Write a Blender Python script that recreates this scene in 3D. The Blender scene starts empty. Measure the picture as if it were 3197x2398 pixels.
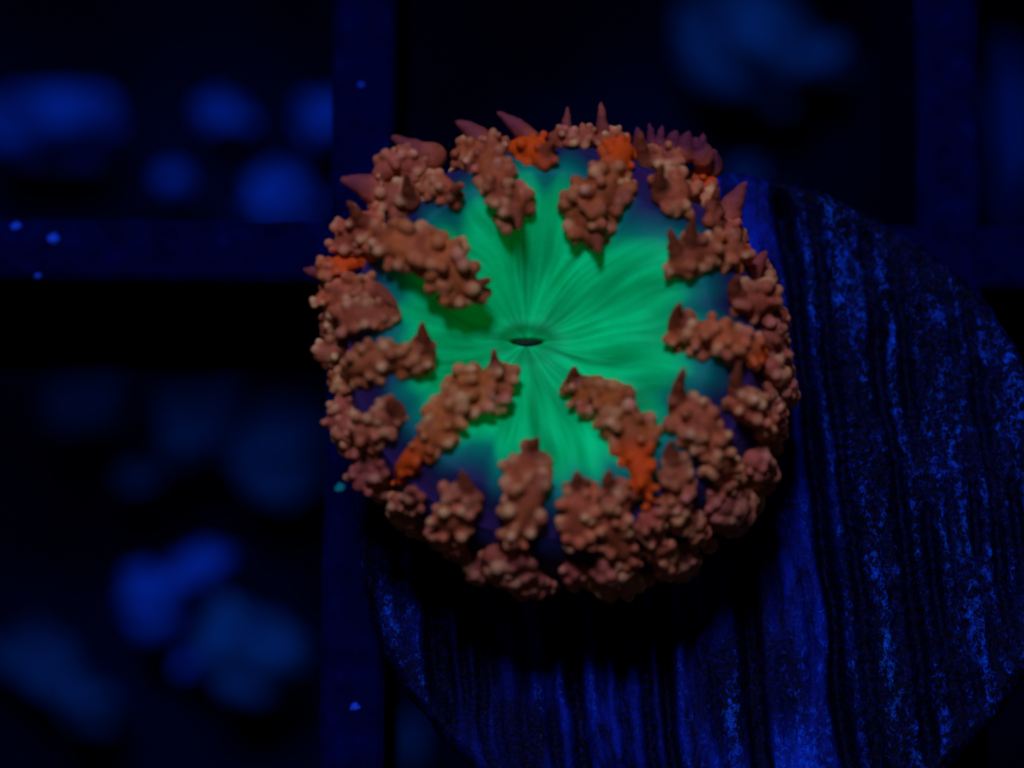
import bpy, bmesh, math, random
import numpy as np
from mathutils import Vector, Matrix, noise
from mathutils.bvhtree import BVHTree

random.seed(11)
rng = np.random.default_rng(11)
K = 0.001                        # everything below is measured in millimetres
scene = bpy.context.scene
COL = scene.collection

# ------------------------------------------------------------------ camera
PX_W, PX_H = 3197.0, 2398.0
DIST, TILT = 100.0, math.radians(13.0)          # macro lens, 100 mm from the disc
PXMM = 127.0                                    # photo pixels per mm at the focus plane
AIM = Vector((0, 0, 3.0))
VIEW = Vector((0, math.sin(TILT), -math.cos(TILT)))
UP = Vector((0, math.cos(TILT), math.sin(TILT)))
RIGHT = Vector((1, 0, 0))
EYE = AIM - VIEW * DIST
cam = bpy.data.cameras.new('camera')
cam.sensor_width = 36.0
cam.lens = 36.0 * DIST / (PX_W / PXMM)
cam.clip_start = 0.005
cam.clip_end = 5.0
cam.dof.use_dof = True
cam.dof.focus_distance = (DIST - 1.6) * K
cam.dof.aperture_fstop = cam.lens / 2.9
co = bpy.data.objects.new('camera', cam)
COL.objects.link(co)
co.location = EYE * K
co.rotation_euler = (TILT, 0, 0)
scene.camera = co

# ------------------------------------------------------------------ light
w = bpy.data.worlds.new('World')
scene.world = w
w.use_nodes = True
w.node_tree.nodes['Background'].inputs[0].default_value = (0.20, 0.22, 1.0, 1)
w.node_tree.nodes['Background'].inputs[1].default_value = 0.030

def area(name, loc, target, size, power, col):
    l = bpy.data.lights.new(name, 'AREA')
    l.shape = 'DISK'
    l.size = size * K
    l.energy = power
    l.color = col
    o = bpy.data.objects.new(name, l)
    COL.objects.link(o)
    o.location = Vector(loc) * K
    o.rotation_euler = (Vector(target) - Vector(loc)).to_track_quat('-Z', 'Y').to_euler()
    return o
# the actinic lamp hangs above, behind and to the left of the rack
area('aquarium_lamp', (-20, 70, 200), (0, 0, 0), 42, 0.78, (0.205, 0.225, 1.0))

scene.view_settings.view_transform = 'Standard'
scene.view_settings.look = 'None'
scene.view_settings.gamma = 1.0
scene.view_settings.use_curve_mapping = False
scene.view_settings.exposure = 0.0

# ------------------------------------------------------------------ helpers
def ray(px, py):
    d = VIEW * DIST + RIGHT * ((px - PX_W / 2) / PXMM) - UP * ((py - PX_H / 2) / PXMM)
    return d.normalized()
def at_z(px, py, z):
    d = ray(px, py)
    return EYE + d * ((z - EYE.z) / d.z)

def link(name, verts, faces, mat, parent=None, origin=(0, 0, 0), smooth=True):
    v = (np.asarray(verts, dtype=float) - np.asarray(origin, dtype=float)) * K
    me = bpy.data.meshes.new(name)
    me.from_pydata(v.tolist(), [], faces)
    me.update()
    if smooth:
        me.polygons.foreach_set('use_smooth', [True] * len(me.polygons))
    if mat: me.materials.append(mat)
    o = bpy.data.objects.new(name, me)
    COL.objects.link(o)
    if parent: o.parent = parent
    return o
def colour_attr(o, name, arr):
    a = o.data.color_attributes.new(name, 'FLOAT_COLOR', 'POINT')
    arr = np.asarray(arr, dtype=np.float32)
    a.data.foreach_set('color', arr.ravel())
def empty(name, loc, rz=0.0):
    o = bpy.data.objects.new(name, None)
    o.empty_display_size = 0.003
    COL.objects.link(o)
    o.location = Vector(loc) * K
    o.rotation_euler = (0, 0, rz)
    return o
def tag(o, label, cat, group=None, kind=None):
    if label: o['label'] = label
    if cat: o['category'] = cat
    if group: o['group'] = group
    if kind: o['kind'] = kind
    return o
def sstep(a, b, x):
    t = np.clip((x - a) / (b - a), 0, 1)
    return t * t * (3 - 2 * t)

# ------------------------------------------------------------------ materials
class NT:
    def __init__(s, name):
        s.m = bpy.data.materials.new(name)
        s.m.use_nodes = True
        s.t = s.m.node_tree
        s.b = s.t.nodes['Principled BSDF']
    def n(s, kind, **kw):
        nd = s.t.nodes.new(kind)
        for k, v in kw.items():
            if k.startswith('i_'): nd.inputs[k[2:]].default_value = v
            else: setattr(nd, k, v)
        return nd
    def l(s, a, b): s.t.links.new(a, b)
    def noise(s, scale, detail=3, rough=0.55, vec=None, dist=0.0):
        nd = s.n('ShaderNodeTexNoise')
        nd.inputs['Scale'].default_value = scale
        nd.inputs['Detail'].default_value = detail
        nd.inputs['Roughness'].default_value = rough
        nd.inputs['Distortion'].default_value = dist
        if vec is None:
            vec = s.geo_mm()
        s.l(vec, nd.inputs['Vector'])
        return nd.outputs['Fac']
    def geo_mm(s, stretch=(1, 1, 1)):
        tc = s.n('ShaderNodeTexCoord')
        mp = s.n('ShaderNodeMapping')
        mp.inputs['Scale'].default_value = tuple(1000.0 * q for q in stretch)
        s.l(tc.outputs['Object'], mp.inputs['Vector'])
        return mp.outputs['Vector']
    def ramp(s, fac, stops):
        r = s.n('ShaderNodeValToRGB')
        e = r.color_ramp.elements
        while len(e) < len(stops): e.new(0.5)
        for q, (p, c) in zip(e, stops):
            q.position = p
            q.color = c if len(c) == 4 else (*c, 1)
        s.l(fac, r.inputs['Fac'])
        return r.outputs['Color']
    def mix(s, fac, a, b, mode='MIX'):
        m = s.n('ShaderNodeMix', data_type='RGBA', blend_type=mode)
        for sock, v in ((m.inputs[0], fac), (m.inputs[6], a), (m.inputs[7], b)):
            if hasattr(v, 'links'): s.l(v, sock)
            elif isinstance(v, (int, float)): sock.default_value = v
            else: sock.default_value = (*v, 1)
        return m.outputs[2]
    def math(s, op, a, b=0.0, clamp=False):
        m = s.n('ShaderNodeMath', operation=op, use_clamp=clamp)
        for sock, v in ((m.inputs[0], a), (m.inputs[1], b)):
            if hasattr(v, 'links'): s.l(v, sock)
            else: sock.default_value = v
        return m.outputs[0]
    def attr(s, name):
        a = s.n('ShaderNodeAttribute', attribute_name=name)
        sep = s.n('ShaderNodeSeparateColor')
        s.l(a.outputs['Color'], sep.inputs[0])
        return sep.outputs[0], sep.outputs[1], sep.outputs[2], a.outputs['Alpha']
    def bump(s, h, strength, dist_mm):
        b = s.n('ShaderNodeBump')
        b.inputs['Strength'].default_value = strength
        b.inputs['Distance'].default_value = dist_mm * K
        s.l(h, b.inputs['Height'])
        s.l(b.outputs['Normal'], s.b.inputs['Normal'])
    def set(s, **kw):
        for k, v in kw.items():
            sock = s.b.inputs[k.replace('_', ' ')]
            if hasattr(v, 'links'): s.l(v, sock)
            else: sock.default_value = v if not isinstance(v, tuple) else (*v, 1)
        return s.m

def mat_tentacle():
    t = NT('tentacle_flesh')
    knob, orange, tip, purple = t.attr('pig')
    oi = t.n('ShaderNodeObjectInfo')
    base = oi.outputs['Color']
    n1 = t.noise(2.0, 4, 0.6)
    base = t.mix(t.math('MULTIPLY', t.math('SUBTRACT', n1, 0.40, True), 3.6, True), base, (0.28, 0.056, 0.006))
    pale = t.mix(t.noise(1.3, 2), (0.86, 0.36, 0.035), (0.88, 0.62, 0.11))
    pink = t.math('MULTIPLY', t.math('SUBTRACT', t.noise(0.9, 2), 0.52, True), 6.0, True)
    pale = t.mix(pink, pale, (0.85, 0.24, 0.075))
    base = t.mix(knob, base, pale)
    base = t.mix(orange, base, (0.86, 0.092, 0.001))
    base = t.mix(purple, base, (0.085, 0.011, 0.026))
    base = t.mix(t.math('MULTIPLY', tip, 0.85), base, (0.20, 0.045, 0.004))
    grain = t.noise(13.0, 2, 0.7)
    base = t.mix(t.math('MULTIPLY', grain, 0.35), base, (0.26, 0.05, 0.004))
    t.bump(t.noise(14.0, 3, 0.65), 0.6, 0.06)
    t.set(Base_Color=base, Roughness=0.6, Specular_IOR_Level=0.07,
          Subsurface_Weight=0.22, Subsurface_Scale=0.00022, Emission_Color=base, Emission_Strength=0.006)
    t.b.inputs['Subsurface Radius'].default_value = (1.0, 0.4, 0.12)
    return t.m

def mat_oral():
    t = NT('oral_disc_flesh')
    rim, streak, ring, _ = t.attr('pig')
    g = t.mix(streak, (0.0, 0.33, 0.030), (0.0, 0.90, 0.098))
    n = t.noise(0.9, 4)
    g = t.mix(t.math('MULTIPLY', t.math('SUBTRACT', n, 0.42, True), 1.6, True), g, (0.0, 0.50, 0.040))
    col = t.ramp(rim, [(0.0, (1, 1, 1)), (1.0, (0, 0, 0))])
    edge = t.ramp(rim, [(0.25, (0.0, 0.52, 0.070)), (0.50, (0.0, 0.24, 0.055)), (0.72, (0.001, 0.10, 0.040)), (0.9, (0.012, 0.018, 0.028)), (1.0, (0.030, 0.010, 0.028))])
    f = t.math('MULTIPLY', t.math('SUBTRACT', rim, 0.18, True), 3.0, True)
    base = t.mix(f, g, edge)
    base = t.mix(t.math('MULTIPLY', ring, 0.7), base, (0.0, 0.22, 0.012))
    t.bump(t.noise(7.0, 3), 0.3, 0.05)
    t.set(Base_Color=base, Roughness=0.55, Specular_IOR_Level=0.06,
          Emission_Color=base, Emission_Strength=0.06)
    return t.m

def mat_column():
    t = NT('column_flesh')
    n = t.noise(1.6, 4)
    base = t.ramp(n, [(0.35, (0.004, 0.035, 0.040)), (0.52, (0.035, 0.016, 0.045)), (0.75, (0.16, 0.035, 0.045))])
    t.bump(t.noise(5.0, 3), 0.5, 0.1)
    t.set(Base_Color=base, Roughness=0.6, Specular_IOR_Level=0.2)
    return t.m

def mat_disc():
    t = NT('encrusted_ceramic')
    film, speck, green, pale = t.attr('pig')
    n_f = t.noise(9.0, 4, 0.65)
    strk = t.math('MULTIPLY', t.math('SUBTRACT', t.noise(1.0, 5, 0.65, t.geo_mm((1.5, 0.40, 1.0)), 0.8), 0.36, True), 3.2, True)
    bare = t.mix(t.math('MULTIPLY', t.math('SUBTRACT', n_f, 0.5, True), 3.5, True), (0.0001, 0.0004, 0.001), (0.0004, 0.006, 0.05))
    filmc = t.mix(n_f, (0.0010, 0.010, 0.075), (0.0015, 0.030, 0.26))  # blue of the lamp light is put into the film and crust colours
    base = t.mix(t.math('MULTIPLY', film, strk), bare, filmc)
    # crust of small grains gathered in patches along the rib crests
    grain = t.noise(7.5, 4, 0.7, t.geo_mm((1.0, 0.72, 1.0)), 0.6)
    patch = t.noise(0.85, 4, 0.6, t.geo_mm((1.7, 0.55, 1.0)), 0.4)
    v = t.math('ADD', t.math('MULTIPLY', grain, 0.85), t.math('MULTIPLY', patch, 0.60))
    v = t.math('ADD', v, t.math('MULTIPLY', speck, 0.10))
    v = t.math('MULTIPLY', t.math('SUBTRACT', v, 0.835), 5.0, True)
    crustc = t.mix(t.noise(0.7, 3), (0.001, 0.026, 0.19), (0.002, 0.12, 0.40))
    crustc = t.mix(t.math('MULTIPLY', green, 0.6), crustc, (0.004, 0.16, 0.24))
    base = t.mix(t.math('MULTIPLY', v, pale), base, crustc)
    t.bump(t.noise(10.0, 4, 0.65), 0.6, 0.12)
    t.set(Base_Color=base, Roughness=0.55, Specular_IOR_Level=0.06)
    return t.m

def mat_simple(name, stops, scale, rough, spec, bump_scale, bump_mm, bump_str=0.5):
    t = NT(name)
    base = t.ramp(t.noise(scale, 5, 0.6), stops)
    t.bump(t.noise(bump_scale, 4, 0.6), bump_str, bump_mm)
    t.set(Base_Color=base, Roughness=rough, Specular_IOR_Level=spec)
    return t.m

M_TENT, M_ORAL, M_COLUMN, M_DISC = mat_tentacle(), mat_oral(), mat_column(), mat_disc()
M_MOUTH = mat_simple('mouth_flesh', [(0.3, (0.006, 0.012, 0.0)), (0.7, (0.02, 0.02, 0.001))], 6, 0.5, 0.1, 10, 0.02)
M_GRID = mat_simple('dull_blue_black_plastic', [(0.30, (0.0002, 0.0007, 0.007)), (0.55, (0.0003, 0.0018, 0.014)), (0.80, (0.0004, 0.005, 0.028))],
                    1.3, 0.7, 0.0, 9, 0.06)  # near-black plastic with random navy mottling, no gloss
M_RUBBLE = mat_simple('reef_rubble', [(0.35, (0.001, 0.025, 0.10)), (0.65, (0.002, 0.075, 0.30))], 0.5, 0.9, 0.02, 2, 0.3)  # stone colour carries the blue cast of the lamp
M_RUBBLE_DIM = mat_simple('dark_reef_rubble', [(0.35, (0.001, 0.022, 0.045)), (0.65, (0.001, 0.070, 0.135))], 0.4, 0.9, 0.02, 2, 0.3)  # lamp blue in the colour here too, lower base for the dim stones
M_FLOOR = mat_simple('dark_sand', [(0.35, (0.0001, 0.0006, 0.002)), (0.65, (0.0003, 0.003, 0.012))], 0.12, 0.95, 0.0, 3, 0.3)
M_SPECK = mat_simple('pale_sediment', [(0.3, (0.005, 0.05, 0.22)), (0.7, (0.01, 0.09, 0.34))], 3, 0.7, 0.1, 12, 0.05)
M_SPECK_TEAL = mat_simple('teal_sediment', [(0.3, (0.0, 0.25, 0.10)), (0.7, (0.01, 0.40, 0.16))], 3, 0.7, 0.1, 12, 0.05)

# ------------------------------------------------------------------ the tank floor
FLOOR_Z = -47.0
s = 160.0
N = 60
gx = np.linspace(-s, s, N)
V = [(x, y, FLOOR_Z + 0.8 * noise.noise(Vector((x * .08, y * .08, 2)))) for y in gx for x in gx]
F = [(j * N + i, j * N + i + 1, (j + 1) * N + i + 1, (j + 1) * N + i) for j in range(N - 1) for i in range(N - 1)]
tag(link('tank_floor', V, F, M_FLOOR), None, None, kind='structure')

# ------------------------------------------------------------------ black grid the disc lies on
BAR_W, BAR_H, PITCH = 1.60, 10.0, 15.05
ROT = math.radians(-0.55)
g_x0 = at_z(1125, 780, 0).x
g_y0 = at_z(1125, 780, 0).y
grid = empty('light_grid', (g_x0, g_y0, -BAR_H), ROT)
tag(grid, 'black plastic square lattice grid mottled very dark blue, under the anemone disc', 'plastic grid')
def bar_mesh(L, w_top, w_bot, h, along_x, dz, seed):
    # long bar with a drafted, softly bevelled section and slightly wavering edges
    prof = [(-w_bot / 2, 0), (-w_top / 2, h - .16), (-w_top / 2 + .16, h), (w_top / 2 - .16, h), (w_top / 2, h - .16), (w_bot / 2, 0)]
    n = 90
    V, F = [], []
    for i in range(n):
        a = -L / 2 + L * i / (n - 1)
        for k, (p, q) in enumerate(prof):
            wob = 0.035 * noise.noise(Vector((a * .9, seed * 7.3 + k, 1.7)))
            V.append((a, p + wob, q + dz + wob * .5) if along_x else (p + wob, a, q + dz + wob * .5))
    m = len(prof)
    for i in range(n - 1):
        for k in range(m):
            q = (i * m + k, i * m + (k + 1) % m, (i + 1) * m + (k + 1) % m, (i + 1) * m + k)
            F.append(q if not along_x else q[::-1])
    F.append(tuple(range(m)) if not along_x else tuple(range(m))[::-1])
    F.append(tuple(range((n - 1) * m, n * m))[::-1] if not along_x else tuple(range((n - 1) * m, n * m)))
    return V, F
for k in range(-2, 4):
    V, F = bar_mesh(PITCH * 5 + 2, BAR_W, BAR_W * 1.12, BAR_H, False, 0, k)
    V = np.array(V) + np.array((k * PITCH, PITCH * .5, 0))
    link('bar', V, F, M_GRID, grid, smooth=False)
    V, F = bar_mesh(PITCH * 5 + 2, BAR_W, BAR_W * 1.12, BAR_H - .08, True, .04, k + 20)
    V = np.array(V) + np.array((PITCH * .5, k * PITCH, 0))
    link('bar', V, F, M_GRID, grid, smooth=False)
for sx in (-2, 3):
    for sy in (-2, 3):
        V, F = [], []
        for z in (FLOOR_Z + BAR_H - 1.0, 0.5):
            for q in range(16):
                V.append((sx * PITCH + 3 * math.cos(q * math.pi / 8), sy * PITCH + 3 * math.sin(q * math.pi / 8), z))
        F = [(q, (q + 1) % 16, 16 + (q + 1) % 16, 16 + q) for q in range(16)] + [tuple(range(16))[::-1], tuple(range(16, 32))]
        link('leg', V, F, M_GRID, grid)

# ------------------------------------------------------------------ rubble far below (out of focus)
def rock(px, py, sx_px, sy_px, h, mat, label, rot=0.0, seed=0, z_top=None):
    zc = FLOOR_Z + h * 0.42
    c = at_z(px, py, zc + h * .3)
    sc = PXMM * DIST / (EYE.z - zc) * 1.0
    ax, ay = sx_px / sc / 2, sy_px / sc / 2
    bm = bmesh.new()
    bmesh.ops.create_icosphere(bm, subdivisions=4, radius=1)
    V = []
    for v in bm.verts:
        d = v.co.normalized()
        f = 1 + .38 * noise.noise(d * 1.5 + Vector((seed * 3.1, seed, 0))) + .16 * noise.noise(d * 4 + Vector((seed, 7, seed)))
        # broken, facetted stones rather than balls
        q = Vector((math.copysign(abs(d.x) ** .8, d.x), math.copysign(abs(d.y) ** .8, d.y), math.copysign(abs(d.z) ** .8, d.z))) * f
        x, y, z = q.x * ax, q.y * ay, q.z * h / 2
        V.append((x * math.cos(rot) - y * math.sin(rot), x * math.sin(rot) + y * math.cos(rot), z))
    F = [tuple(v.index for v in f.verts) for f in bm.faces]
    bm.free()
    V = np.array(V)
    zmin = V[:, 2].min()
    V[:, 2] -= zmin
    o = link('rubble_stone', V, F, mat)
    o.location = Vector((c.x, c.y, FLOOR_Z - 0.5)) * K
    tag(o, label, 'stone', 'blurred stones on the tank floor')
    return o
R_ = rock
R_(170, 385, 420, 230, 6, M_RUBBLE, 'broad blurred stone tinted lamp blue, lying beyond the grid, largest of the upper pile', 0.05, 1)
R_(700, 355, 175, 120, 4, M_RUBBLE, 'small oval blurred stone between the broad stone and the grid bar', -.35, 2)
R_(1010, 370, 170, 190, 5, M_RUBBLE, 'blurred stone half hidden behind the upright grid bar', .3, 3)
R_(545, 575, 130, 125, 4, M_RUBBLE, 'small round blurred stone above the crosswise grid bar', 0, 4)
R_(880, 610, 240, 190, 5, M_RUBBLE, 'wedge shaped blurred stone touching the corner of two grid bars', -.6, 5)
R_(620, 1790, 240, 150, 6, M_RUBBLE, 'bright blurred stone, upper lobe of the heart shaped pair', .55, 6)
R_(480, 1880, 230, 210, 6, M_RUBBLE, 'bright blurred stone, lower lobe of the heart shaped pair', -.7, 7)
R_(790, 2040, 360, 280, 6, M_RUBBLE_DIM, 'dim greenish blurred stone below the heart shaped pair', -.5, 8)
R_(590, 2080, 90, 90, 4, M_RUBBLE, 'tiny dim blurred stone beside the greenish stone', 0, 9)
R_(120, 2080, 330, 200, 5, M_RUBBLE_DIM, 'dim blurred stone in the darkness left of the heart shaped pair', -.6, 10)
R_(260, 2200, 180, 200, 5, M_RUBBLE_DIM, 'narrow dim blurred stone under the heart shaped pair', .2, 11)
R_(620, 1330, 300, 260, 5, M_RUBBLE_DIM, 'wide dim stone below the crosswise bar', .2, 12)
R_(880, 1400, 300, 300, 5, M_RUBBLE_DIM, 'dim stone below the crosswise bar, next to the anemone', -.2, 13)
R_(430, 1500, 150, 110, 4, M_RUBBLE_DIM, 'small dim stone under the wide dim stone', .1, 14)
R_(250, 1280, 260, 200, 4, M_RUBBLE_DIM, 'very dark stone just below the crosswise bar', .1, 19)
R_(2340, 120, 430, 330, 7, M_RUBBLE_DIM, 'large blurred slab above the anemone', -.35, 15)
R_(2560, 190, 200, 150, 5, M_RUBBLE_DIM, 'blurred stone leaning on the large slab', -.3, 20)
R_(3165, 420, 110, 560, 6, M_RUBBLE, 'tall narrow blurred stone past the second upright grid bar', 0, 16)
R_(2325, 555, 110, 120, 4, M_RUBBLE_DIM, 'faint little stone beside the rim of the ribbed disc', 0, 17)
R_(1290, 2330, 120, 200, 4, M_RUBBLE_DIM, 'dim stone in the gap between grid bar and ribbed disc', 0, 18)

# ------------------------------------------------------------------ ribbed ceramic disc
DISC_Z = 3.0
dc = at_z(2212, 1590, DISC_Z - .5)
DR = 8.68
disc = empty('ribbed_disc', (dc.x, dc.y, -0.02))
tag(disc, 'round ribbed ceramic plug disc crusted with algae, tinted with the lamp blue, resting on the black grid', 'coral disc')
lean = math.radians(6)
grooves = []
u = -9.0
while u < 9:
    grooves.append((u, random.uniform(.10, .30), random.uniform(.09, .16), random.random() * 50))
    u += random.uniform(.42, .85)
def uv_px(px, py):
    p = at_z(px, py, DISC_Z)
    x, y = p.x - dc.x, p.y - dc.y
    return x * math.cos(lean) + y * math.sin(lean)
for px, py, d, wd in ((2545, 1400, .50, .19), (2660, 1700, .36, .15), (1345, 1940, .42, .17), (1432, 1920, .30, .10), (1490, 1950, .30, .10),
                      (2085, 2180, .45, .15), (1830, 2250, .34, .15), (2345, 2020, .38, .17), (2790, 1500, .34, .16), (2900, 1600, .3, .14)):
    grooves.append((uv_px(px, py), d, wd, random.random() * 50))
nr, na = 150, 420
rr = np.concatenate([np.linspace(0.02, 0.955, nr - 34), 0.955 + 0.045 * np.sin(np.linspace(0, math.pi / 2, 16)[1:]), np.ones(19)])
zz = np.concatenate([np.zeros(nr - 34), -0.55 * (1 - np.cos(np.linspace(0, math.pi / 2, 16)[1:])), np.linspace(-.55, -3.0, 20)[1:]])
V, att = [], []
GX = np.array([g[0] for g in grooves]); GD = np.array([g[1] for g in grooves]); GW = np.array([g[2] for g in grooves])
foot_xy = at_z(1900, 1300, DISC_Z)
for i in range(nr):
    edge = sstep(.99, .90, rr[i])
    for j in range(na):
        a = 2 * math.pi * j / na
        ragg = 1 + .012 * noise.noise(Vector((math.cos(a) * 3, math.sin(a) * 3, 1))) + .008 * noise.noise(Vector((math.cos(a) * 14, math.sin(a) * 14, 5)))
        R = DR * rr[i] * ragg * (1 - .04 * max(0, -zz[i] - .55) / 2.45)
        x, y = R * math.cos(a), R * math.sin(a) * .985
        uu = x * math.cos(lean) + y * math.sin(lean)
        vv = -x * math.sin(lean) + y * math.cos(lean)
        warp = .20 * noise.noise(Vector((uu * .35, vv * .28, 3))) + .07 * noise.noise(Vector((uu, vv * .9, 8)))
        near = np.abs(GX - uu - warp) < .6
        h = 0.0
        for q in np.nonzero(near)[0]:
            g = grooves[q]
            amp = (2.3 if x < 2.0 else 1.6) * g[1] * (.60 + .9 * noise.noise(Vector((g[3], vv * .45, 0))))
            if amp > 0:
                h -= amp * math.exp(-((uu + warp - g[0]) / g[2]) ** 2)
        lump = noise.noise(Vector((x * 2.2, y * 1.4, 0))); fine = noise.noise(Vector((x * 5.5, y * 4.5, 4)))
        right = float(sstep(1.6, 3.6, x + .10 * y))
        h += .05 * lump + (.045 + .10 * right) * fine
        z = DISC_Z + zz[i] + h * edge + (.06 * fine if edge < 1 and zz[i] > -2.9 else 0)
        V.append((dc.x + x, dc.y + y, z))
        dfoot = math.hypot(x + dc.x - foot_xy.x, y + dc.y - foot_xy.y)
        film = float((1 - .97 * right) * np.clip(.62 + 1.2 * noise.noise(Vector((x * .55, y * .35, 9))), 0.08, 1)) * float(sstep(-8.5, -3.0, x) * .75 + .25)
        film *= max(0.0, min(1.0, 1.0 + 3.0 * h))                # film colour fades out with groove depth
        speck = np.clip(.35 + .65 * right + 1.0 * noise.noise(Vector((x * .45, y * .25, 21))), 0, 1)
        if zz[i] < -.5: film *= .25; speck *= .4
        green = np.clip(1.4 * noise.noise(Vector((x * .6, y * .6, 31))), 0, 1)
        att.append((film, speck, green, max(0.0, min(1.0, 1.0 + 5.5 * h))))
V.append((dc.x, dc.y, DISC_Z)); att.append((.4, .4, 0, 1))
V.append((dc.x, dc.y, 0)); att.append((0, 0, 0, 1))
F = [(i * na + j, i * na + (j + 1) % na, (i + 1) * na + (j + 1) % na, (i + 1) * na + j)[::-1] for i in range(nr - 1) for j in range(na)]
c0 = nr * na
F += [(c0, j, (j + 1) % na) for j in range(na)]
F += [(c0 + 1, (nr - 1) * na + (j + 1) % na, (nr - 1) * na + j) for j in range(na)]
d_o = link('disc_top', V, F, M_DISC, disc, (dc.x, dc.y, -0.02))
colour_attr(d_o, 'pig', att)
# stub that drops into the grid cell
V, F = [], []
for z, r_ in ((0.05, 2.6), (-3, 2.5), (-7, 2.2)):
    for q in range(28):
        V.append((dc.x + r_ * math.cos(q * math.pi / 14), dc.y + r_ * math.sin(q * math.pi / 14), z))
for i in range(2):
    for q in range(28):
        F.append((i * 28 + q, (i + 1) * 28 + q, (i + 1) * 28 + (q + 1) % 28, i * 28 + (q + 1) % 28))
F += [tuple(range(28)), tuple(range(56, 84))[::-1]]
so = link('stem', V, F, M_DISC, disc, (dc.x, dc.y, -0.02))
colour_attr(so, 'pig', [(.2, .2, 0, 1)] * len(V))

# ------------------------------------------------------------------ the anemone
RIM_Z = 8.6
ac = at_z(1722, 1045, RIM_Z)
foot = at_z(1860, 1330, DISC_Z)
anem = empty('flower_anemone', (foot.x, foot.y, DISC_Z))
tag(anem, 'glowing green flower anemone ringed with knobbly orange brown tentacles, on the ribbed disc', 'anemone')
ORG = (foot.x, foot.y, DISC_Z)
mouth_px = (1645, 1066)
mo = at_z(mouth_px[0], mouth_px[1], RIM_Z - 1.5)
MX, MY = mo.x - ac.x, mo.y - ac.y

def periodic(n, seed):
    r = np.random.default_rng(seed).uniform(-1, 1, n)
    def f(a):
        t = (np.asarray(a) / (2 * np.pi)) % 1.0 * n
        i = np.floor(t).astype(int); fr = t - i
        fr = fr * fr * (3 - 2 * fr)
        return r[i % n] * (1 - fr) + r[(i + 1) % n] * fr
    return f
p9, p24, p64, p150, p300 = periodic(9, 1), periodic(22, 2), periodic(58, 3), periodic(150, 4), periodic(320, 5)

class Web:
    """radial streaks: round the circle a fine random wave, drifting from one wave to another along the radius"""
    def __init__(s, n, seed, knots): s.f = [periodic(n, seed * 100 + q) for q in range(knots + 1)]; s.k = knots
    def __call__(s, a, t):
        q = min(t, .9999) * s.k; i = int(q); f = q - i; f = f * f * (3 - 2 * f)
        return s.f[i](a) * (1 - f) + s.f[i + 1](a) * f
w24, w64, w150, w300 = Web(22, 2, 3), Web(54, 3, 5), Web(140, 4, 6), Web(300, 5, 8)
OD_R = 4.75
na, nr = 720, 110
aa = np.linspace(0, 2 * np.pi, na, endpoint=False)
V = np.zeros((nr, na, 3)); A = np.zeros((nr, na, 4))
for i in range(nr):
    t = (i + .5) / nr
    r = OD_R * t
    cx, cy = MX * (1 - t), MY * (1 - t)
    z = RIM_Z - 1.55 + 1.6 * sstep(.02, .86, t) - .55 * sstep(.80, 1.0, t)
    rel = math.sin(min(1, t / .9) * math.pi) ** .7
    d = .16 * rel * p9(aa) * t + .27 * rel * w24(aa, t) * sstep(.2, .6, t)
    # fold lines wander a little with radius
    tw = aa + .055 * np.sin(7 * t + 3 * aa) + .03 * np.sin(11 * t + 7 * aa + 1)
    d = d + .045 * rel * w64(tw, t) * sstep(.10, .35, t) + .018 * w150(tw, t) * rel * sstep(.08, .3, t) + .006 * w300(tw, t) * rel
    x = ac.x + cx + r * np.cos(aa); y = ac.y + cy + r * np.sin(aa)
    # raised lip round the mouth and the sunken slit
    ex, ey = (x - ac.x - MX), (y - ac.y - MY)
    em = np.sqrt((ex / .78) ** 2 + (ey / .46) ** 2)
    d = d + .07 * np.exp(-((em - .80) / .35) ** 2)
    sl = np.sqrt((ex / .37) ** 2 + (ey / .075) ** 2)
    d = d - .45 * sstep(1.25, .65, sl)
    V[i, :, 0], V[i, :, 1], V[i, :, 2] = x, y, z + d
    wob = .07 * p24(aa + .3) + .05 * p9(aa + 1) + .045 * p64(aa + .7)
    A[i, :, 0] = sstep(.44, 1.02, t + 1.15 * wob) * 1.0
    A[i, :, 1] = np.clip(.56 + .34 * w64(tw, t) + .19 * w150(tw + .1, t) + .11 * w300(tw, t) + .36 * w24(tw, t), 0, 1)
    A[i, :, 2] = np.exp(-((em - .72) / .34) ** 2) * (.75 + .25 * np.sign(ey))
    A[i, :, 3] = 1
OV = V.reshape(-1, 3).tolist(); OA = A.reshape(-1, 4).tolist()
OV.append((ac.x + MX, ac.y + MY, RIM_Z - 2.0)); OA.append((0, 0, 1, 1))
OF = [(i * na + j, i * na + (j + 1) % na, (i + 1) * na + (j + 1) % na, (i + 1) * na + j)[::-1] for i in range(nr - 1) for j in range(na)]
OF += [(nr * na, j, (j + 1) % na) for j in range(na)]
oral = link('oral_disc', OV, OF, M_ORAL, anem, ORG)
colour_attr(oral, 'pig', OA)

# mouth slit: dark spindle lying in the sunken slit
V, F = [], []
for i in range(25):
    u_ = -1 + 2 * i / 24
    for q in range(12):
        w_ = max(.004, math.sqrt(max(0, 1 - u_ * u_)) ** .8)
        b = q * math.pi / 6
        V.append((ac.x + MX + .37 * u_, ac.y + MY - .01 - .03 * (1 - u_ * u_) + .085 * w_ * math.cos(b), RIM_Z - 1.58 + .10 * w_ * math.sin(b)))
F = [(i * 12 + q, i * 12 + (q + 1) % 12, (i + 1) * 12 + (q + 1) % 12, (i + 1) * 12 + q)[::-1] for i in range(24) for q in range(12)]
mth = link('mouth', V, F, M_MOUTH, oral, ORG)
mth['label'] = 'narrow dark mouth slit at the centre of the green disc'

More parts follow.
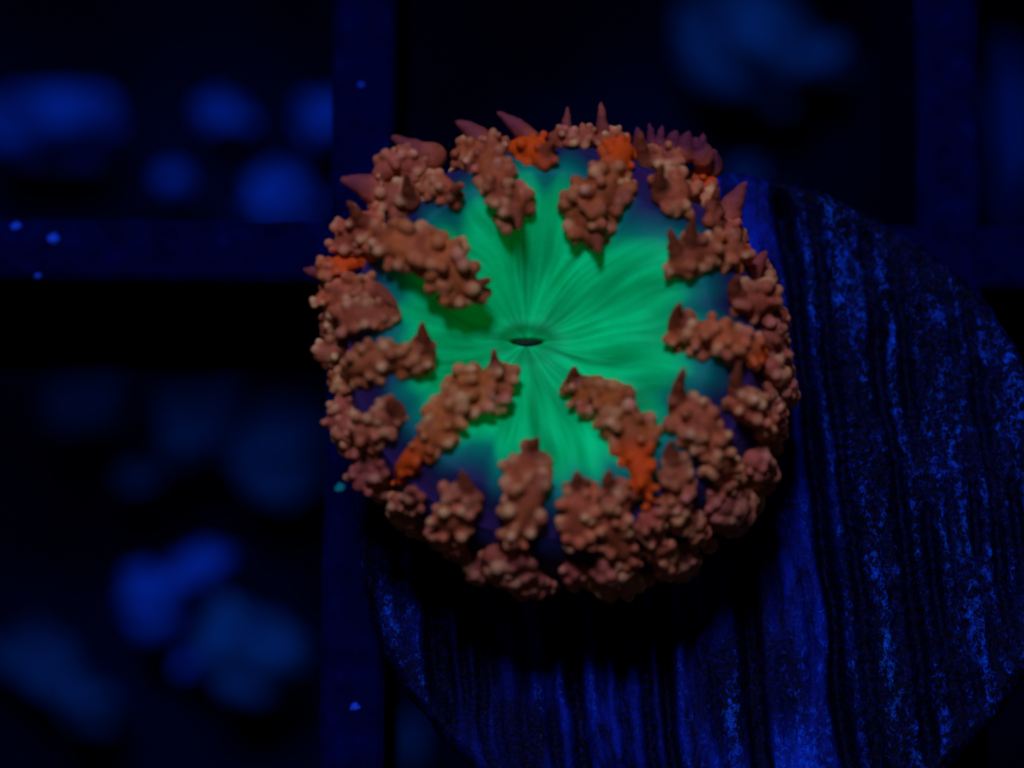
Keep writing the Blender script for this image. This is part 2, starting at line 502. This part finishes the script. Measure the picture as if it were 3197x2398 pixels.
prof = [(4.66, RIM_Z - .46), (4.85, RIM_Z - .75), (5.02, RIM_Z - 1.4), (5.0, RIM_Z - 2.2), (4.75, RIM_Z - 3.2), (4.35, RIM_Z - 4.1), (3.9, RIM_Z - 4.9), (3.6, DISC_Z + .1), (3.75, DISC_Z - .25)]
nc = 180
CV, CF = [], []
for k, (r, z) in enumerate(prof):
    f = float(sstep(0, 1, (RIM_Z - z) / (RIM_Z - DISC_Z)))
    cx, cy = ac.x * (1 - f) + foot.x * f, ac.y * (1 - f) + foot.y * f
    for j in range(nc):
        a = 2 * math.pi * j / nc
        rw = r * (1 + .02 * noise.noise(Vector((math.cos(a) * 4, math.sin(a) * 4, z))))
        CV.append((cx + rw * math.cos(a), cy + rw * math.sin(a), z))
CF = [(i * nc + j, i * nc + (j + 1) % nc, (i + 1) * nc + (j + 1) % nc, (i + 1) * nc + j)[::-1] for i in range(len(prof) - 1) for j in range(nc)]
link('column', CV, CF, M_COLUMN, anem, ORG)

nb = len(OV)
BVH = BVHTree.FromPolygons([Vector(v) for v in OV] + [Vector(v) for v in CV], OF + [tuple(q + nb for q in f) for f in CF])
def on_body(px, py):
    d = ray(px, py)
    hit, n, _, _ = BVH.ray_cast(EYE, d)
    if hit is None:
        # beyond the outline: the point of the sight line that passes nearest the body
        best = None
        for s_ in np.linspace(DIST - 12, DIST + 6, 60):
            p = EYE + d * s_
            q, nn, _, ds = BVH.find_nearest(p)
            if best is None or ds < best[0]: best = (ds, p, q)
        ds, p, q = best
        n = (p - q).normalized()
        return p, n, True
    if n.dot(d) > 0: n = -n
    return hit, n, False

voxel = 0.046
def blob_mesh(name, spheres, colour_fn, voxel=voxel, smooth=3):
    """one continuous skin over a set of overlapping balls"""
    bm = bmesh.new()
    for c, r in spheres:
        bmesh.ops.create_icosphere(bm, subdivisions=2, radius=r, matrix=Matrix.Translation(c))
    me = bpy.data.meshes.new('tmp')
    bm.to_mesh(me); bm.free()
    o = bpy.data.objects.new('tmp', me)
    COL.objects.link(o)
    m = o.modifiers.new('r', 'REMESH'); m.mode = 'VOXEL'; m.voxel_size = voxel
    sm = o.modifiers.new('s', 'SMOOTH'); sm.factor = .5; sm.iterations = smooth
    dg = bpy.context.evaluated_depsgraph_get()
    ev = o.evaluated_get(dg)
    em = ev.to_mesh()
    n = len(em.vertices)
    V = np.zeros(n * 3); em.vertices.foreach_get('co', V); V = V.reshape(-1, 3)
    F = [tuple(p.vertices) for p in em.polygons]
    ev.to_mesh_clear()
    bpy.data.objects.remove(o); bpy.data.meshes.remove(me)
    ob = link(name, V, F, M_TENT, anem, ORG)
    colour_attr(ob, 'pig', colour_fn(V))
    # flesh tone: olive orange near the mouth, pinker towards the outside
    cen = V.mean(0)
    q = float(sstep(2.4, 5.6, math.hypot(cen[0] - ac.x, cen[1] - ac.y)))
    tone = np.array((.56, .145, .006)) * (1 - q) + np.array((.60, .132, .024)) * q
    ob.color = (*(tone * rng.uniform(.82, 1.14) * rng.uniform(.90, 1.10, 3)), 1)
    return ob

def catmull(P, n):
    P = [np.array(p, dtype=float) for p in P]
    P = [2 * P[0] - P[1]] + P + [2 * P[-1] - P[-2]]
    out = []
    segs = len(P) - 3
    for k in range(n):
        t = k / (n - 1) * segs
        i = min(int(t), segs - 1); f = t - i
        a, b, c, d = P[i:i + 4]
        out.append(.5 * ((2 * b) + (-a + c) * f + (2 * a - 5 * b + 4 * c - d) * f * f + (-a + 3 * b - 3 * c + d) * f ** 3))
    return np.array(out)

MMPX = 1 / 134.0
def spike_balls(a, b, r0, r1=.03, bend=0.0):
    a, b = Vector(a), Vector(b)
    L = (b - a).length
    n = max(6, int(L / .05))
    side = (b - a).cross(VIEW)
    if side.length > 1e-6: side.normalize()
    out = []
    for k in range(n):
        t = k / (n - 1)
        c = a.lerp(b, t) + side * bend * math.sin(t * math.pi)
        c = c + Vector(rng.uniform(-.018, .018, 3))
        out.append((c, (r0 * (1 - t) ** .75 + r1) * rng.uniform(.86, 1.12)))
    return out

def tentacle(pts, widths, orange=None, spike=None, purple=0.0, knob=1.0, seed=None, sink=.25, knobs_per=1.0):
    """pts: photo pixels from root to tip, each put on the body where its sight line meets it.
       orange=(from,to): stretch of bare orange stalk.  spike=(base px, tip px, px width, rise mm)"""
    r = random.Random(seed if seed is not None else int(pts[0][0] * 7 + pts[0][1]))
    C, W = [], []
    for (px, py), wd in zip(pts, widths):
        p, n, off = on_body(px, py)
        rad = wd * MMPX * .565
        c = p + n * (rad * sink if not off else -rad * .4)
        C.append(c); W.append(rad)
    L = sum((C[i + 1] - C[i]).length for i in range(len(C) - 1))
    n = max(8, int(L / .09))
    S = catmull(C, n)
    Rr = np.interp(np.linspace(0, 1, n), np.linspace(0, 1, len(W)), W)
    balls, KN = [], []
    for k in range(n):
        t = k / (n - 1)
        end = 1.0 if n < 3 else min(1.0, .62 + 2.6 * min(t, 1 - t))
        balls.append((Vector(S[k]), max(.06, Rr[k] * .70 * end)))
    # knobs: rounded nodules along the sides and over the back
    cnt = int((L / .105) * 2.1 * knobs_per)
    for q in range(cnt):
        t = (q + r.uniform(.1, .9)) / cnt
        if orange and orange[0] <= t <= orange[1] and r.random() < .55: continue
        k = min(n - 1, int(t * n))
        rad = Rr[k]
        c = Vector(S[k])
        tan = Vector(S[min(n - 1, k + 1)] - S[max(0, k - 1)]).normalized()
        _, nrm, _, _ = BVH.find_nearest(c)
        up = (-VIEW * .5 + Vector((0, 0, 1)) * .5).normalized() if nrm is None else ((nrm if nrm.z > -.2 else -nrm) * .6 - VIEW * .6).normalized()
        side = tan.cross(up).normalized()
        up = side.cross(tan).normalized()
        ang = r.choice((-1, 1)) * (r.uniform(.75, 1.75) if r.random() < .72 else r.uniform(.1, .75))
        kr = min(.19, rad * r.uniform(.15, .27) + .04)
        dirn = side * math.sin(ang) + up * math.cos(ang)
        out = rad * r.uniform(.70, .96)
        kc = c + dirn * out
        balls.append((kc, kr))
        if r.random() < .25: balls.append((kc + dirn * kr * .7, kr * .85)); kc = kc + dirn * kr * .7
        KN.append((np.array(kc), kr, np.array(dirn), r.random()))
    SP = []
    if spike:
        sp = spike if isinstance(spike, list) else [spike]
        for (bx, by), (tx, ty), wd, rise in sp:
            p, nn, off = on_body(bx, by)
            q_ = nearest_axis(S, p)
            k_ = ((S - np.array(q_)) ** 2).sum(1).argmin()
            mid = Vector(q_).lerp(p, .45)
            base = mid + (EYE - mid).normalized() * Rr[k_] * .45
            tx, ty = bx + (tx - bx) * 1.45, by + (ty - by) * 1.45
            depth = (base - EYE).dot(VIEW)
            d = ray(tx, ty)
            tipp = EYE + d * ((depth - rise * 1.5) / d.dot(VIEW))
            b_ = spike_balls(base, tipp, wd * MMPX * .42, .060, .04)
            balls += b_
            SP.append((np.array(base), np.array(tipp)))
    def colours(V):
        out = np.zeros((len(V), 4))
        kf = np.zeros(len(V))
        for kc, kr, dn, rv in KN:
            d = np.linalg.norm(V - kc, axis=1) / (kr * 1.25)
            tip_side = ((V - kc) @ dn) / kr
            f = np.clip(1.15 - d, 0, 1) * np.clip(.45 + .55 * tip_side, 0, 1) * (.12 + 1.35 * rv ** 2.2)
            kf = np.maximum(kf, f)
        out[:, 0] = np.clip(kf * 1.6 * knob, 0, 1)
        dS = ((V[:, None, :] - S[None, :, :]) ** 2).sum(2)
        t = dS.argmin(1) / (n - 1)
        if orange:
            out[:, 1] = sstep(orange[0] - .08, orange[0] + .05, t) * sstep(orange[1] + .10, orange[1] - .06, t)
        out[:, 2] = .35 * sstep(.72, 1.0, t)
        for a, b in SP:
            ab = b - a; l2 = ab @ ab
            q = np.clip(((V - a) @ ab) / l2, 0, 1)
            dist = np.linalg.norm(V - (a + q[:, None] * ab), axis=1)
            m = sstep(.34, .16, dist) * sstep(.05, .40, q)
            out[:, 2] = np.maximum(out[:, 2], m)
            out[:, 3] = np.maximum(out[:, 3], m * .35)
        out[:, 3] = np.clip(np.maximum(out[:, 3], purple), 0, 1)
        return out
    return blob_mesh('tentacle', balls, colours)
def nearest_axis(S, p):
    return S[((S - np.array(p)) ** 2).sum(1).argmin()]

def thorn(base, tip, wd, purple=.75, bend=.05, back=0.25):
    """pointed outer tentacle that stands clear of the body's outline"""
    p, n, off = on_body(*base)
    depth = (p - EYE).dot(VIEW)
    d = ray(*tip)
    tp = EYE + d * ((depth - .15) / d.dot(VIEW))
    p0 = p + (p - tp).normalized() * back
    balls = spike_balls(p0, tp, wd * MMPX * .60, .035, bend)
    a, b = np.array(p0), np.array(tp)
    def colours(V):
        q = np.clip(((V - a) @ (b - a)) / ((b - a) @ (b - a)), 0, 1)
        out = np.zeros((len(V), 4))
        out[:, 2] = .25 * q
        out[:, 3] = purple * sstep(.0, .7, q)
        return out
    return blob_mesh('tentacle', balls, colours, smooth=2)

# --- tentacles lying on the green disc, and the ring outside them (photo pixels, root to tip)
tentacle([(1414, 468), (1464, 468), (1515, 504), (1544, 551), (1569, 598), (1587, 642), (1605, 690)], [80, 100, 108, 112, 108, 120, 105], spike=((1615, 640), (1618, 690), 36, .35))
tentacle([(1590, 455), (1640, 470), (1690, 495), (1700, 525)], [60, 100, 110, 85], orange=(0, 1), spike=((1706, 500), (1722, 458), 36, .2))
tentacle([(1280, 540), (1334, 560), (1388, 595), (1424, 640)], [70, 95, 95, 80], spike=((1420, 610), (1432, 590), 34, .4))
tentacle([(1150, 632), (1207, 600), (1248, 608), (1290, 645)], [95, 125, 125, 90], spike=((1288, 640), (1276, 572), 44, .5))
tentacle([(1165, 530), (1225, 500), (1280, 486), (1334, 482)], [80, 105, 95, 70])
tentacle([(1045, 779), (1074, 720), (1117, 690), (1150, 710)], [85, 110, 125, 95], spike=((1150, 712), (1108, 655), 48, .4))
tentacle([(1090, 770), (1125, 745), (1160, 735)], [70, 85, 70])
tentacle([(985, 842), (1052, 826), (1131, 800), (1207, 768), (1270, 778), (1345, 812), (1410, 860), (1445, 905)], [70, 62, 66, 95, 135, 150, 145, 110], orange=(.10, .36), sink=.75, spike=((1478, 915), (1512, 885), 48, .35), knobs_per=1.1)
tentacle([(983, 929), (1045, 920), (1103, 893), (1165, 900)], [85, 105, 105, 70], spike=((1165, 915), (1215, 945), 52, .3))
tentacle([(1001, 1025), (1052, 1008), (1110, 1005), (1171, 990), (1232, 968)], [80, 100, 105, 95, 60])
tentacle([(980, 1113), (1009, 1093), (1050, 1092)], [75, 90, 70])
tentacle([(1019, 1196), (1074, 1186), (1135, 1142), (1207, 1126), (1280, 1118), (1325, 1120)], [65, 85, 105, 110, 110, 85], spike=((1335, 1095), (1324, 1035), 52, .45))
tentacle([(1074, 1424), (1117, 1384), (1153, 1341), (1207, 1305), (1244, 1276)], [85, 105, 118, 105, 75], spike=((1240, 1290), (1228, 1258), 52, .3))
tentacle([(1019, 1335), (1045, 1280), (1078, 1251)], [60, 80, 65], purple=.15)
tentacle([(1226, 1517), (1262, 1455), (1316, 1395), (1370, 1345), (1424, 1294), (1479, 1243), (1533, 1222), (1565, 1232)], [42, 64, 85, 115, 145, 158, 145, 110], orange=(0, .26), spike=((1556, 1180), (1548, 1122), 44, .4))
tentacle([(1105, 1530), (1150, 1465), (1195, 1442)], [85, 100, 70], purple=.35)
tentacle([(1225, 1640), (1262, 1582), (1322, 1546)], [80, 100, 75], purple=.25)
tentacle([(1388, 1660), (1414, 1611), (1435, 1553), (1466, 1517)], [100, 120, 120, 90], spike=((1466, 1530), (1452, 1490), 44, .25))
tentacle([(1616, 1690), (1623, 1607), (1652, 1546), (1641, 1481), (1662, 1425)], [95, 118, 125, 115, 95], spike=((1668, 1430), (1676, 1388), 40, .35))
tentacle([(1816, 1690), (1803, 1628), (1812, 1571), (1808, 1514)], [90, 110, 112, 90], spike=((1806, 1525), (1806, 1490), 44, .25))
tentacle([(1958, 1750), (1938, 1705), (1909, 1636), (1925, 1563), (1901, 1515)], [70, 95, 100, 110, 80], spike=((1900, 1525), (1902, 1490), 44, .25))
tentacle([(2030, 1590), (2000, 1490), (1980, 1419), (1978, 1369), (1951, 1315), (1901, 1268), (1835, 1246), (1797, 1210)], [40, 82, 98, 135, 145, 130, 108, 88], orange=(0, .30), spike=((1798, 1200), (1797, 1165), 52, .4))
tentacle([(2109, 1650), (2100, 1591), (2109, 1534), (2105, 1473), (2092, 1424)], [75, 95, 100, 98, 75], spike=((2092, 1432), (2096, 1395), 46, .25))
tentacle([(2040, 1730), (2031, 1660), (2005, 1610)], [45, 75, 80], purple=.15)
tentacle([(2256, 1490), (2236, 1431), (2202, 1373), (2171, 1315), (2113, 1280)], [75, 105, 118, 122, 105], spike=((2124, 1250), (2132, 1182), 48, .45))
tentacle([(2190, 1640), (2235, 1563), (2245, 1500)], [65, 90, 75], purple=.1)
tentacle([(2330, 1565), (2334, 1498), (2322, 1436)], [55, 85, 90])
tentacle([(2385, 1350), (2364, 1304), (2314, 1277), (2290, 1238)], [70, 110, 115, 95], spike=((2302, 1215), (2306, 1162), 50, .4))
tentacle([(2435, 1285), (2410, 1245), (2385, 1205)], [75, 95, 75], purple=.15)
tentacle([(2441, 1150), (2414, 1095), (2385, 1050)], [60, 92, 92], purple=.2)
tentacle([(2405, 995), (2383, 1020)], [85, 85], spike=((2400, 990), (2425, 968), 56, .25))
tentacle([(2366, 905), (2345, 945), (2283, 932)], [100, 128, 95], spike=((2290, 925), (2300, 880), 48, .4))
tentacle([(2391, 1140), (2344, 1107), (2287, 1076), (2229, 1055), (2163, 1047), (2112, 1035)], [50, 88, 110, 115, 112, 95], orange=(0, .20), spike=((2112, 1015), (2120, 970), 50, .45))
tentacle([(2328, 806), (2287, 793), (2229, 789), (2171, 792), (2125, 820), (2130, 858)], [60, 102, 102, 108, 112, 75], orange=(0, .12), spike=[((2142, 765), (2158, 706), 46, .4), ((2110, 800), (2098, 742), 44, .3)])
tentacle([(2314, 726), (2267, 704), (2209, 697)], [95, 118, 95], spike=((2240, 690), (2240, 618), 46, .5))
tentacle([(2185, 540), (2238, 566)], [70, 62], orange=(0, 1))
tentacle([(2240, 598), (2195, 596), (2145, 604), (2094, 618), (2052, 625)], [85, 125, 145, 145, 115], spike=((2052, 610), (2062, 545), 48, .5), knobs_per=1.15)
tentacle([(2128, 452), (2082, 481), (2036, 511)], [85, 108, 90], spike=((2010, 500), (2002, 440), 44, .35))
tentacle([(1970, 458), (1940, 490), (1905, 540), (1880, 585), (1850, 640), (1842, 700), (1852, 760)], [68, 95, 115, 150, 162, 135, 95], orange=(0, .32), spike=((1862, 730), (1866, 770), 46, .3), knobs_per=1.1)
tentacle([(1930, 595), (1978, 598)], [70, 55])
tentacle([(1727, 410), (1773, 432), (1824, 419), (1866, 411)], [80, 90, 90, 70])
tentacle([(1890, 416), (1930, 424), (1955, 440)], [60, 72, 55])
tentacle([(1500, 440), (1540, 432), (1570, 450)], [70, 80, 60])
# pointed outer ones along the far rim
thorn((1770, 450), (1773, 335), 42, .45, .02)
thorn((1890, 435), (1877, 317), 42, .45, .03)
thorn((1500, 450), (1422, 378), 74, .65, -.10)
thorn((1645, 432), (1550, 350), 54, .70, -.06)
thorn((1325, 475), (1222, 424), 68, .65, .05)
thorn((1150, 592), (1062, 562), 74, .70, -.06)
thorn((2285, 650), (2330, 568), 66, .60, .03)
thorn((2355, 840), (2397, 786), 62, .50, .02)
thorn((2425, 1150), (2462, 1095), 60, .70, .02)
thorn((990, 850), (948, 842), 40, .55, .02)
# tuft of short purple tips
for b, t, wd in (((2000, 450), (1990, 398), 52), ((2040, 450), (2027, 388), 40), ((2062, 455), (2068, 390), 36), ((2105, 440), (2110, 408), 60),
                 ((2145, 440), (2150, 412), 60), ((2195, 470), (2194, 418), 50), ((2225, 490), (2232, 470), 70), ((2200, 510), (2208, 480), 46), ((2180, 455), (2172, 432), 60)):
    thorn(b, t, wd, .95, .02, .35)

# --- lower fringe on the flank facing the camera and round the sides
fr = random.Random(5)
def flank(ang, z0, z1, wd, purple):
    pts = []
    for z in (z0, (z0 + z1) / 2, z1):
        f = float(sstep(0, 1, (RIM_Z - z) / (RIM_Z - DISC_Z)))
        cx, cy = ac.x * (1 - f) + foot.x * f, ac.y * (1 - f) + foot.y * f
        r_ = float(np.interp(-z, [-q[1] for q in prof], [q[0] for q in prof]))
        pts.append(Vector((cx + r_ * math.cos(ang), cy + r_ * math.sin(ang), z)))
        ang += fr.uniform(-.03, .03)
    return pts
def fringe(pts, wd, purple, seed):
    r = random.Random(seed)
    S = catmull(pts, 12)
    axis = Vector((ac.x, ac.y, 0))
    balls, KN = [], []
    for k in range(12):
        c = Vector(S[k])
        outw = (c - axis); outw.z = .2; outw.normalize()
        balls.append((c + outw * wd * .3, wd * .36))
        for q in range(2):
            a = r.uniform(-1.5, 1.5)
            tan = Vector(S[min(11, k + 1)] - S[max(0, k - 1)]).normalized()
            sd = tan.cross(outw).normalized()
            dn = sd * math.sin(a) + outw * math.cos(a)
            kr = wd * r.uniform(.13, .26)
            kc = c + outw * wd * .3 + dn * wd * .40
            balls.append((kc, kr)); KN.append((np.array(kc), kr, r.random()))
    def colours(V):
        out = np.zeros((len(V), 4))
        for kc, kr, rv in KN:
            d = np.linalg.norm(V - kc, axis=1) / (kr * 1.25)
            out[:, 0] = np.maximum(out[:, 0], np.clip((1.15 - d) * 1.4, 0, 1) * (.1 + rv * rv))
        out[:, 3] = purple
        return out
    return blob_mesh('tentacle', balls, colours, smooth=2)
for n_row, z_hi, z_lo, l0, l1, w0, w1, pu in ((40, .75, 1.5, .7, 1.5, .45, .85, .30), (38, 1.5, 2.4, .6, 1.3, .40, .75, .55), (34, 2.4, 3.3, .4, 1.0, .35, .62, .85)):
    for k in range(n_row):
        a = 2 * math.pi * (k + fr.uniform(-.38, .38)) / n_row
        if z_hi < 1 and math.sin(a) > .2: continue            # the far side already has its own tips
        top = RIM_Z - fr.uniform(z_hi, z_lo)
        fringe(flank(a, top, top - fr.uniform(l0, l1), .7, 0), fr.uniform(w0, w1), fr.uniform(0, pu), fr.randrange(10 ** 6))

# ------------------------------------------------------------------ specks of sediment
def speck(px, py, z, size, mat, label, group=None, seed=0):
    bm = bmesh.new()
    bmesh.ops.create_icosphere(bm, subdivisions=3, radius=1)
    V = []
    for v in bm.verts:
        d = v.co.normalized()
        f = 1 + .5 * noise.noise(d * 1.8 + Vector((seed * 2.7, seed, 3)))
        V.append((d.x * f * size, d.y * f * size * .8, d.z * f * size * .5))
    F = [tuple(v.index for v in f.verts) for f in bm.faces]
    bm.free()
    p = at_z(px, py, z)
    o = link('sediment_grain', V, F, mat)
    o.location = Vector((p.x, p.y, z + size * .25)) * K
    tag(o, label, 'sediment', group)
speck(50, 708, 0, .13, M_SPECK, 'pale blue grain on the crosswise grid bar, at its far upper edge', None, 1)
speck(168, 748, 0, .16, M_SPECK, 'pale blue angular grain in the middle of the crosswise grid bar', None, 2)
speck(1108, 2208, 0, .12, M_SPECK, 'blue oval grain on the upright grid bar', None, 3)
speck(1062, 1522, 0, .13, M_SPECK_TEAL, 'teal grain on the upright grid bar beside the anemone', None, 4)
speck(118, 862, 0, .08, M_SPECK, 'tiny grain on the lower edge of the crosswise grid bar', None, 5)
speck(1128, 265, 0, .07, M_SPECK, 'tiny grain on the upright grid bar beyond the anemone', None, 6)
